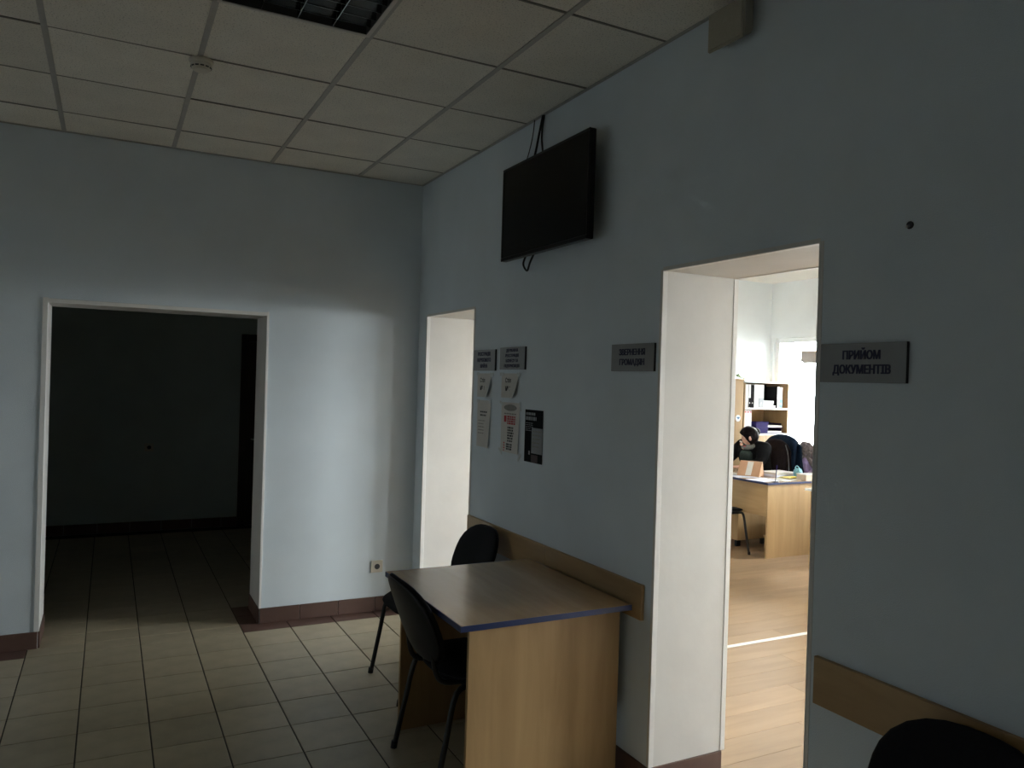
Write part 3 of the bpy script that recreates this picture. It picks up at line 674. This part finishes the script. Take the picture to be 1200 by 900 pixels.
# cabinets along the north wall
CY = 1.86
cb = thing('cabinet', 'tall closed maple cupboard with a round sticker next to the open shelves', 'cabinet', (4.62, 2.07, 0))
OB(cb, 'body', 4.25, 4.985, CY + .019, 2.278, .0, 1.765, 'beech', None, .001); OB(cb, 'top', 4.245, 4.99, CY - .004, 2.279, 1.765, 1.787, 'beech_h')
for a, b in ((4.253, 4.617), (4.619, 4.983)): cdoor = OB(cb, 'door', a, b, CY, CY + .018, .07, 1.762, 'beech', None, .001)
hdl = OB(cb, 'handle', 4.655, 4.665, CY - .025, CY - .0005, 1.0, 1.12, 'steel', None, .003); under(hdl, cdoor)
bm = bmesh.new(); tube(bm, [(0, 0, 0), (0, -.002, 0)], .042, 20); bmesh.ops.recalc_face_normals(bm, faces=bm.faces)
st = link('sticker', bm, 'sticker', cb, Vector((4.905, CY - .0003, 1.30)) - cb.location)
bm = bmesh.new(); vs = [bm.verts.new(p) for p in ((-.03, -.0026, .008), (.028, -.0026, .012), (.02, -.0026, -.006), (0, -.0026, -.018), (-.012, -.0026, -.004))]; bm.faces.new(vs); stp = link('sticker_print', bm, 'binder_blue', cb, Vector((4.905, CY - .0003, 1.305)) - cb.location); under(stp, st)
X0, X1 = 5.0, 5.765
sh = thing('shelf_cabinet', 'maple cabinet with open binder shelves above closed doors by the bright window', 'cabinet', (5.38, 2.07, 0))
for x in (X0, X1 - .018): OB(sh, 'side_panel', x, x + .018, CY, 2.278, 0, 1.745, 'beech', None, .001)
OB(sh, 'top', X0 - .004, X1 + .004, CY - .004, 2.279, 1.7455, 1.767, 'pvc'); OB(sh, 'back_panel', X0 + .0185, X1 - .0185, 2.27, 2.278, .05, 1.745, 'beech')
for z in (1.422, 1.098, .06): OB(sh, 'shelf', X0 + .0185, X1 - .0185, CY + .001, 2.2695, z - .011, z + .011, 'beech_h'); OB(sh, 'shelf_edge', X0 + .0185, X1 - .0185, CY - .002, CY + .0008, z - .011, z + .011, 'pvc')
for s, a, b in ((-1, X0 + .02, (X0 + X1) / 2 - .001), (1, (X0 + X1) / 2 + .001, X1 - .02)):
    dr = OB(sh, 'door', a, b, CY + .0, CY + .018, .075, 1.084, 'beech', None, .001); under(OB(sh, 'handle', 5.3825 + s * .04 - .005, 5.3825 + s * .04 + .005, CY - .025, CY - .0005, .80, .92, 'steel', None, .003), dr)
# binders
def binder(x0, x1, z, h, m, label, lower=None, dots=None, y0=None, dep=.27, cov=None):
    y0 = CY + .02 if y0 is None else y0
    t = thing('binder', label, 'binder', ((x0 + x1) / 2, y0, z), 0, 'binders on the office shelves'); w = (x1 - x0) / 2
    B('spine', -w, w, 0, .004, 0, h, m, t, .001)
    for s in (-1, 1): B('cover', s * w - (.003 if s > 0 else 0), s * w + (.003 if s < 0 else 0), .0042, dep, 0, h, cov or m, t)
    B('pages', -w + .0035, w - .0035, .01, dep - .02, .006, h - .01, 'paper', t)
    if lower: B('spine_label', -w + .001, w - .001, -.0008, -.0002, .003, h * .42, lower, t)
    bm = bmesh.new(); tube(bm, [(0, -.0002, h * .2), (0, -.002, h * .2)], min(.009, w * .6), 12); bmesh.ops.recalc_face_normals(bm, faces=bm.faces); link('finger_ring', bm, 'steel', t)
    if dots: B('spine_mark', -w * .6, w * .6, -.0012, -.0009, h - .03, h - .012, dots, t)
def zx(u): return X0 + .0 + (u - 240) * (.765 / 575.0)           # reads positions along the shelf
z1, z2 = 1.4335, 1.1095
binder(zx(270), zx(302), z1, .29, 'binder_white', 'first white binder on the top shelf beside the cupboard')
binder(zx(308), zx(335), z1, .29, 'binder_white', 'thin white binder on the top shelf leaning at a black one', 'binder_black')
binder(zx(338), zx(376), z1, .285, 'binder_black', 'black binder among white ones on the top shelf')
binder(zx(380), zx(436), z1, .29, 'binder_white', 'wide plain white binder right of the black one on the top shelf')
binder(zx(440), zx(500), z1, .29, 'binder_white', 'wide white binder with grey lower label next to the dark box', 'poster_grey')
binder(zx(676), zx(706), z1, .27, 'binder_white', 'white binder with grey foot and black sides beside the blue one', 'poster_grey', cov='binder_black')
binder(zx(709), zx(744), z1, .265, 'binder_white', 'binder with blue lower half at the right end of the top shelf', 'binder_blue')
binder(zx(258), zx(290), z2, .29, 'binder_white', 'first white red-marked binder on the middle shelf', None, 'binder_red')
binder(zx(293), zx(322), z2, .29, 'binder_white', 'second white red-marked binder on the middle shelf', None, 'binder_red')
binder(zx(325), zx(352), z2, .29, 'binder_white', 'third white red-marked binder next to the empty middle shelf space', None, 'binder_red')
o = thing('file_box', 'black file box at the back of the top shelf behind white books', 'box', ((zx(506) + zx(668)) / 2, CY + .2, z1)); w = (zx(668) - zx(506)) / 2
B('shell', -w, w, 0, .15, 0, .295, 'binder_black', o, .003); B('label_slot', -.03, .03, -.0012, -.0002, .19, .23, 'plastic', o)
for k, (a, b, h, yy) in enumerate(((500, 660, .03, .0), (492, 640, .028, .01), (505, 640, .03, .005))):
    zz = z1 + sum((.031, .029)[:k]); t = thing('book', ('lowest', 'middle', 'topmost')[k] + ' white book of the small flat stack on the top shelf', 'book', ((zx(a) + zx(b)) / 2, CY + .02 + yy, zz), 0, 'white books stacked on the top shelf')
    w = (zx(b) - zx(a)) / 2; B('cover', -w, w, 0, .16, 0, .004, 'binder_white', t); B('cover', -w, w, 0, .16, h - .004, h, 'binder_white', t); B('pages', -w + .004, w - .004, .004, .155, .0045, h - .0045, 'paper', t)
def tray(z, label):
    t = thing('letter_tray', label, 'tray', (zx(590), CY + .02, z), 0, 'violet letter trays'); w = (zx(768) - zx(418)) / 2
    B('tray_base', -w, w, 0, .24, 0, .006, 'violet', t)
    B('side_wall', -w, -w + .006, 0, .24, .0065, .07, 'violet', t); B('back_wall', -w + .0065, w - .0065, .234, .24, .0065, .07, 'violet', t); B('side_wall', w - .006, w, .03, .24, .0065, .055, 'violet', t)
    B('front_wall', -w + .0065, -w + .20, 0, .006, .0065, .07, 'violet', t); B('paper_stack', -w + .03, w - .01, .012, .22, .0065, .028, 'paper', t)
tray(z2, 'lower violet letter tray with papers on the middle shelf'); tray(z2 + .0705, 'upper violet letter tray with papers on the middle shelf')
# small green plant leaves on top of the cupboard
t = thing('plant_sprig', 'small green sprig lying on top of the tall cupboard', 'plant', (4.965, CY + .06, 1.7875))
T('stem', curve_pts([(-.03, 0, .03), (.03, .0, .02), (.09, 0, .006)], 5), .006, 'green', t)
for k, (x, z, a) in enumerate(((-.035, .04, .5), (-.02, .05, -.4), (.01, .03, .8))):
    bm = bmesh.new(); pad(bm, lambda u, v, s: Vector((u * .022, v * .014, s * .006)), n=12, e=2); o = link('leaf', bm, 'green', t, (x, 0, z), True); o.rotation_euler = (1.2, a, 0)

# roller blind cassette in the window head
t = thing('roller_blind', 'short beige roller blind cassette hung before the bright window', 'blind', (5.82, 1.475, 2.10))
B('cassette', -.03, .025, -.24, .235, -.07, .07, 'blind', t, .008, 2); B('bottom_bar', -.012, .008, -.23, .225, -.085, -.0705, 'blind', t, .002)
for y in (-.2, .2): B('bracket', .0255, .075, y - .015, y + .015, .03, .05, 'steel', t)

# ------------------------------------------------------------------ things on the office desk
def sheet(x, y, z, rz, m, label, w=.21, h=.297, th=.003):
    o = B('paper_sheet', -h / 2, h / 2, -w / 2, w / 2, 0, th, m, None, .0008)
    o.location = (x, y, z + th / 2); o.rotation_euler = (0, 0, rz); tag(o, label, 'paper', 'papers on the office desk'); return o
DZ = .7502
sheet(3.90, .42, DZ, .15, 'paper_b', 'bluish form lying at the desk corner by the pen stand')
sheet(3.92, .72, DZ, -.2, 'paper_b', 'bluish form lying flat in front of the tan calendar')
sheet(3.90, .97, DZ, .0, 'paper', 'white sheet at the desk edge below the magazines')
sheet(4.17, .40, DZ, .1, 'paper', 'white sheet lying between pen stand and cardboard box')
def stack(x, y, rz, layers, label, name='paper_stack'):
    t = thing(name, label, 'papers', (x, y, DZ), rz, 'paper stacks on the office desk'); z = 0.0
    for k, (w, h, th, m) in enumerate(layers):
        o = B('sheaf', -h / 2, h / 2, -w / 2, w / 2, 0, th, m, t, .001); o.location = (random.uniform(-.015, .015), random.uniform(-.015, .015), z + th / 2); o.rotation_euler = (0, 0, random.uniform(-.2, .2)); z += th + .0003
stack(3.94, 1.24, .3, [(.21, .297, .012, 'paper'), (.21, .28, .012, 'poster_grey'), (.20, .29, .016, 'paper'), (.18, .25, .010, 'poster_grey')], 'fanned stack of grey magazines beside the tan calendar')
stack(3.94, 1.555, -.1, [(.21, .297, .010, 'paper'), (.21, .28, .012, 'paper_b'), (.20, .29, .010, 'paper')], 'low pile of white papers at the desk edge before the seated person')
stack(4.365, .66, .0, [(.23, .32, .022, 'paper_b'), (.22, .31, .012, 'paper'), (.21, .297, .010, 'paper')], 'white and blue document pile between calendar and yellow folder')
t = thing('folder', 'bright yellow folder lying by the cardboard box', 'folder', (4.36, .44, DZ + .0035), .1); B('back_cover', -.16, .04, -.05, .07, 0, .004, 'yellow', t, .001); B('front_cover', -.16, .03, -.05, .065, .009, .013, 'yellow', t, .001); B('pages', -.155, .03, -.045, .065, .0042, .0088, 'paper', t)
t = thing('cardboard_tray', 'shallow cream cardboard box on the far end of the office desk', 'box', (4.41, .31, DZ), .0)
B('base', -.10, .11, -.06, .06, 0, .004, 'card_box', t); B('side', -.10, -.096, -.06, .06, .0042, .055, 'card_box', t); B('side', .106, .11, -.06, .06, .0042, .055, 'card_box', t); B('side', -.0955, .1055, -.06, -.056, .0042, .055, 'card_box', t); B('side', -.0955, .1055, .056, .06, .0042, .055, 'card_box', t); B('lid', -.105, .115, -.065, .065, .0555, .062, 'paper', t)
t = thing('desk_calendar', 'tan wedge calendar stand with a white strip on the office desk', 'calendar', (4.04, .745, DZ + .0035), -1.05)
bm = bmesh.new(); W2 = .115
pr = [(-.10, 0), (.10, 0), (.03, .15), (.015, .15)]
A_ = [bm.verts.new((-W2, y, z)) for y, z in pr]; B_ = [bm.verts.new((W2, y, z)) for y, z in pr]
bm.faces.new(A_[::-1]); bm.faces.new(B_)
for k in range(4): bm.faces.new((A_[k], A_[(k + 1) % 4], B_[(k + 1) % 4], B_[k]))
bmesh.ops.recalc_face_normals(bm, faces=bm.faces); link('stand', bm, 'card', t)
o = B('white_strip', -.035, .025, -.001, .001, -.085, .085, 'paper', t); o.location = (0, -.0445, .077); o.rotation_euler = (-math.atan2(.115, .15), 0, 0)
t = thing('pen_stand', 'thin dark pen standing in its small black base on the desk corner', 'pen', (3.87, .235, DZ)); B('base', -.022, .022, -.018, .018, 0, .012, 'plastic', t, .004, 2); T('pen', [(0, 0, .012), (.012, -.004, .17)], [.0035, .005], 'violet', t)

# ------------------------------------------------------------------ seated person, leaning over the desk
def skin_mesh(verts, edges, radii, sub=2, root=0):
    me = bpy.data.meshes.new('tmp'); me.from_pydata([Vector(v) for v in verts], edges, []); o = bpy.data.objects.new('tmp', me); COL.objects.link(o)
    md = o.modifiers.new('skin', 'SKIN'); md.use_smooth_shade = True
    for i, v in enumerate(me.skin_vertices[0].data):
        r = radii[i]; v.radius = r if isinstance(r, tuple) else (r, r); v.use_root = (i == root)
    sm = o.modifiers.new('sub', 'SUBSURF'); sm.levels = sub; sm.render_levels = sub
    dg = bpy.context.evaluated_depsgraph_get(); out = bpy.data.meshes.new_from_object(o.evaluated_get(dg)); bpy.data.objects.remove(o); return out
def chain(V, E, R, start, pts):
    p = start
    for co, r in pts: V.append(co); R.append(r); E.append((p, len(V) - 1)); p = len(V) - 1
    return p
PX, PY = 4.74, 1.29
V = [(PX, PY, .58)]; R_ = [(.13, .12)]; E_ = []
chest = chain(V, E_, R_, 0, [((PX - .04, PY, .70), (.13, .12)), ((PX - .09, PY, .84), (.14, .12)), ((PX - .15, PY, .96), (.13, .11))])
neck = chain(V, E_, R_, chest, [((PX - .20, PY - .02, 1.03), .055), ((PX - .23, PY - .035, 1.065), .05)])
head = chain(V, E_, R_, neck, [((PX - .26, PY - .045, 1.085), (.070, .080)), ((PX - .27, PY - .05, 1.12), (.078, .088)), ((PX - .265, PY - .05, 1.155), (.058, .066))])
hands = {}
for s in (1, -1):
    el = (PX - .27, PY + s * .25, .83)
    pts = [((PX - .14, PY + s * .17, .99), .062), ((PX - .20, PY + s * .22, .91), .052), (el, .043), ((PX - .38, PY + s * .20, .80), .036), ((PX - .47, PY + s * .15, .795), .026)]
    wr = chain(V, E_, R_, chest, pts)
    d = (Vector(pts[-1][0]) - Vector(pts[-2][0])).normalized(); sd = Vector((-d.y, d.x, 0)); w = Vector(pts[-1][0])
    pl = chain(V, E_, R_, wr, [(tuple(w + d * .045), (.028, .016)), (tuple(w + d * .075), (.030, .014))])
    for k, (o_, ln) in enumerate(((-.026, .062), (-.009, .075), (.009, .070), (.026, .055))):
        b0 = w + d * .085 + sd * o_
        chain(V, E_, R_, pl, [(tuple(b0), .0095), (tuple(b0 + d * ln * .5 + Vector((0, 0, .008))), .0085), (tuple(b0 + d * ln + Vector((0, 0, -.010))), .0075)])
    b0 = w + d * .035 - sd * s * .03
    chain(V, E_, R_, wr, [(tuple(b0), .011), (tuple(b0 + d * .03 - sd * s * .018), .010), (tuple(b0 + d * .055 - sd * s * .02), .0085)])
    hip = chain(V, E_, R_, 0, [((PX - .02, PY + s * .10, .55), .085), ((PX - .24, PY + s * .13, .56), .075), ((PX - .38, PY + s * .11, .545), .06), ((PX - .36, PY + s * .11, .30), .052), ((PX - .34, PY + s * .11, .09), .035), ((PX - .42, PY + s * .12, .035), .03)])
me = skin_mesh(V, E_, R_, 2); me.materials.clear(); me.materials.append(M['skin'])
pr_ = thing('person', 'person in black jacket bent low over the office desk, head bowed', 'person', (PX, PY, 0))
bo = bpy.data.objects.new('body', me); COL.objects.link(bo); bo.parent = pr_; bo.location = (-PX, -PY, 0)
def add(name, V2, E2, R2, m, sub=2):
    me = skin_mesh(V2, E2, R2, sub); me.materials.clear(); me.materials.append(M[m]); o = bpy.data.objects.new(name, me); COL.objects.link(o); o.parent = pr_; o.location = (-PX, -PY, 0); return o
# jacket: torso and sleeves
V2 = [(PX, PY, .56)]; R2 = [(.17, .16)]; E2 = []
c2_ = chain(V2, E2, R2, 0, [((PX - .04, PY, .70), (.175, .165)), ((PX - .09, PY, .84), (.18, .155)), ((PX - .14, PY, .97), (.165, .13))])
chain(V2, E2, R2, c2_, [((PX - .18, PY - .01, 1.015), (.10, .085))])
for s in (1, -1):
    el = (PX - .27, PY + s * .25, .845)
    chain(V2, E2, R2, c2_, [((PX - .14, PY + s * .17, 1.0), .088), ((PX - .20, PY + s * .22, .92), .078), (el, .064), ((PX - .38, PY + s * .20, .812), .052), ((PX - .455, PY + s * .16, .80), .040)])
add('jacket', V2, E2, R2, 'jacket')
# knitted front and scarf
add('knit_front', [(PX - .23, PY - .01, .82), (PX - .25, PY - .01, .90), (PX - .24, PY - .02, .98)], [(0, 1), (1, 2)], [(.10, .06), (.10, .07), (.07, .06)], 'grey_green')
rg = [(PX - .195 + .075 * math.cos(a), PY - .02 + .085 * math.sin(a), 1.03 + .03 * math.cos(a)) for a in [2 * PI * k / 10 for k in range(10)]]
add('scarf', rg, [(k, (k + 1) % 10) for k in range(10)], [.034] * 10, 'scarf', 1)
# trousers, shoes
V3 = [(PX, PY, .56)]; R3 = [(.15, .14)]; E3 = []
for s in (1, -1): chain(V3, E3, R3, 0, [((PX - .02, PY + s * .10, .55), .098), ((PX - .24, PY + s * .13, .56), .088), ((PX - .38, PY + s * .11, .545), .073), ((PX - .36, PY + s * .11, .30), .065), ((PX - .34, PY + s * .11, .10), .055)])
add('trousers', V3, E3, R3, 'trouser')
for s in (1, -1): add('shoe', [(PX - .33, PY + s * .11, .055), (PX - .40, PY + s * .115, .045), (PX - .50, PY + s * .125, .035)], [(0, 1), (1, 2)], [(.045, .052), (.045, .042), (.038, .03)], 'plastic')
# hair, face
HC = Vector((PX - .268, PY - .05, 1.115))
bm = bmesh.new(); bmesh.ops.create_icosphere(bm, subdivisions=4, radius=1.0)
for v in bm.verts:
    c = v.co.copy(); k = 1 + .03 * math.sin(14 * c.x + 9 * c.y) * math.sin(11 * c.z)
    face = max(0.0, (-c.x * .60 + c.y * .42 - c.z * .68) - .55)
    v.co = Vector((c.x * .112 * k, c.y * .104 * k, c.z * .108 * k)) + Vector((.05, -.03, .055)) * min(1.0, face * 2.4)
hb = link('hair', bm, 'hair', pr_, HC + Vector((.018, 0, .02)) - Vector((PX, PY, 0)), True)
bm = bmesh.new(); bmesh.ops.create_icosphere(bm, subdivisions=3, radius=.05); link('hair_bun', bm, 'hair', pr_, HC + Vector((.10, -.02, .06)) - Vector((PX, PY, 0)), True)
fd = Vector((-.62, .40, -.67)).normalized()
def fpart(name, off, r, m, sc=(1, 1, 1)):
    bm = bmesh.new(); bmesh.ops.create_icosphere(bm, subdivisions=2, radius=r)
    for v in bm.verts: v.co = Vector((v.co.x * sc[0], v.co.y * sc[1], v.co.z * sc[2]))
    return link(name, bm, m, pr_, HC + off - Vector((PX, PY, 0)), True)
sdv = fd.cross(Vector((0, 0, 1))).normalized(); upf = sdv.cross(fd).normalized()
fpart('nose', fd * .105 - upf * .012, .016, 'skin', (1.2, .8, 1.3))
for s in (-1, 1): fpart('eye', fd * .09 + upf * .012 + sdv * s * .034, .010, 'binder_white'); fpart('ear', sdv * s * .088 - fd * .005 - upf * .01, .022, 'skin', (1, .5, 1.3))
fpart('mouth', fd * .094 - upf * .05, .014, 'binder_red', (.6, 1.6, .5))

# office chair of the person, with coats over its back
t = thing('office_chair', 'office swivel chair under the seated person, back hidden by coats', 'chair', (4.86, 1.34, 0))
def pd_(cx, cz, hx, hy, hz): return lambda a, b, s: Vector((cx + a * hx, b * hy, cz + s * hz))
bm = bmesh.new(); pad(bm, pd_(-.06, .395, .24, .25, .03)); link('seat', bm, 'fabric', t, smooth=True)
bm = bmesh.new(); pad(bm, lambda a, b, s: Vector((.235 + .03 * b + s * .018, a * .20, .80 + b * .22))); link('backrest', bm, 'fabric', t, smooth=True)
T('column', [(-.02, 0, .08), (-.02, 0, .36)], .03, 'plastic', t); T('back_stem', curve_pts([(0, 0, .35), (.17, 0, .36), (.22, 0, .6)], 4), .015, 'plastic', t)
for k in range(5):
    a = 2 * PI * k / 5 + .3; T('base_arm', [(-.02, 0, .10), (-.02 + .28 * math.cos(a), .28 * math.sin(a), .07)], [.028, .016], 'plastic', t)
    bm = bmesh.new(); tube(bm, [(-.02 + .28 * math.cos(a), .28 * math.sin(a) - .02, .028), (-.02 + .28 * math.cos(a), .28 * math.sin(a) + .02, .028)], .028, 12); bmesh.ops.recalc_face_normals(bm, faces=bm.faces); link('castor', bm, 'plastic', t)
def drape(name, cx, cy, half, top, th, m, label, z0, lean=.06, wob=0.012):
    """coat hung over a chair back: closed folded sheet"""
    bm = bmesh.new(); n, mm = 20, 14; rows = []
    for i in range(mm + 1):
        f = i / mm * 2 - 1                                 # front hem .. ridge .. back hem
        row = []
        for j in range(n + 1):
            u = j / n * 2 - 1
            rz_ = top - .10 * abs(u) ** 2.6
            ang = f * PI / 2
            drop = max(0, abs(f) - .25) / .75
            z = rz_ - drop ** 1.1 * (rz_ - z0) - .02 * abs(f)
            x = cx + math.sin(ang) * (th + .02 * drop) + lean * (z - z0) + wob * math.sin(u * 7 + f * 3) * drop
            y = cy + u * half * (1 + .22 * drop) + .012 * math.sin(f * 9 + u * 4)
            row.append(bm.verts.new((x, y, z)))
        rows.append(row)
    for i in range(mm):
        for j in range(n): bm.faces.new((rows[i][j], rows[i + 1][j], rows[i + 1][j + 1], rows[i][j + 1]))
    bmesh.ops.recalc_face_normals(bm, faces=bm.faces)
    me = bpy.data.meshes.new(name); bm.to_mesh(me); bm.free(); me.materials.append(M[m])
    for p in me.polygons: p.use_smooth = True
    o = bpy.data.objects.new(name, me); COL.objects.link(o); sd = o.modifiers.new('thickness', 'SOLIDIFY'); sd.thickness = .018; sd.offset = 1
    return tag(o, label, 'coat', 'coats over the office chair')
drape('coat', 5.10, 1.34, .235, 1.12, .055, 'navy', 'navy coat draped over the chair back behind the seated person', .62)
drape('coat', 4.96, 1.31, .20, 1.07, .018, 'brown_coat', 'dark brown coat with pale piping hung between person and navy coat', .60)
T('piping', curve_pts([(4.96, 1.14, 1.03), (4.955, 1.10, .95), (4.95, 1.075, .82), (4.945, 1.06, .66)], 5), .006, 'piping', bpy.data.objects['coat.001'])

# grey fluffy coat on a pale chair by the window
t = thing('office_chair', 'pale grey chair holding a fluffy grey coat near the bright window', 'chair', (5.42, 1.05, 0), -.25)
bm = bmesh.new(); pad(bm, pd_(-.02, .45, .20, .21, .025)); link('seat', bm, 'chair_grey', t, smooth=True)
bm = bmesh.new(); pad(bm, lambda a, b, s: Vector((.20 + .03 * b + s * .018, a * .20, .68 + b * .16))); link('backrest', bm, 'chair_grey', t, smooth=True)
for sx in (-.17, .16):
    for sy in (-.18, .18): T('leg', [(sx * 1.15, sy * 1.1, 0), (sx, sy, .43)], .012, 'steel', t)
t = thing('fluffy_coat', 'fluffy grey fur coat with lilac lining bundled on the pale chair', 'coat', (5.34, 1.18, .50))
def fur(name, cen, rad, m, seed, amp=.10):
    bm = bmesh.new(); bmesh.ops.create_icosphere(bm, subdivisions=4, radius=1.0); rr = random.Random(seed); ph = [rr.uniform(0, 6) for _ in range(6)]
    for v in bm.verts:
        c = v.co; k = 1 + amp * (math.sin(5 * c.x + ph[0]) * math.sin(6 * c.y + ph[1]) + .6 * math.sin(13 * c.z + ph[2]) * math.sin(11 * c.x + ph[3])) + rr.uniform(-.03, .03)
        v.co = Vector((c.x * rad[0] * k, c.y * rad[1] * k, c.z * rad[2] * k))
    return link(name, bm, m, t, cen, True)
fur('hood', (.0, .01, .47), (.085, .095, .095), 'grey_fur', 1); fur('hood_top', (.02, -.06, .44), (.06, .07, .085), 'grey_fur', 2)
fur('lining', (-.02, .03, .27), (.10, .14, .15), 'lilac', 3, .14); fur('body', (.03, .0, .13), (.14, .19, .17), 'lilac', 4, .12)
T('fur_trim', curve_pts([(-.08, .13, .36), (-.06, .05, .385), (-.03, -.06, .36), (-.01, -.15, .28), (.0, -.17, .16)], 6), [.035] * 25, 'grey_fur', t, 12)
t = thing('shopping_bag', 'crumpled pale teal bag beside the navy coat on the office desk', 'bag', (4.47, .50, DZ))
bm = bmesh.new(); bmesh.ops.create_icosphere(bm, subdivisions=3, radius=1.0); rr = random.Random(5)
for v in bm.verts: k = 1 + rr.uniform(-.16, .12); v.co = Vector((v.co.x * .04 * k, v.co.y * .05 * k, max(-.045, v.co.z * .055 * k)))
link('bag_body', bm, 'teal', t, (0, 0, .0455)); T('bag_handle', curve_pts([(-.01, -.03, .08), (-.01, -.01, .115), (-.01, .02, .115), (-.01, .03, .08)], 5), .005, 'teal', t)
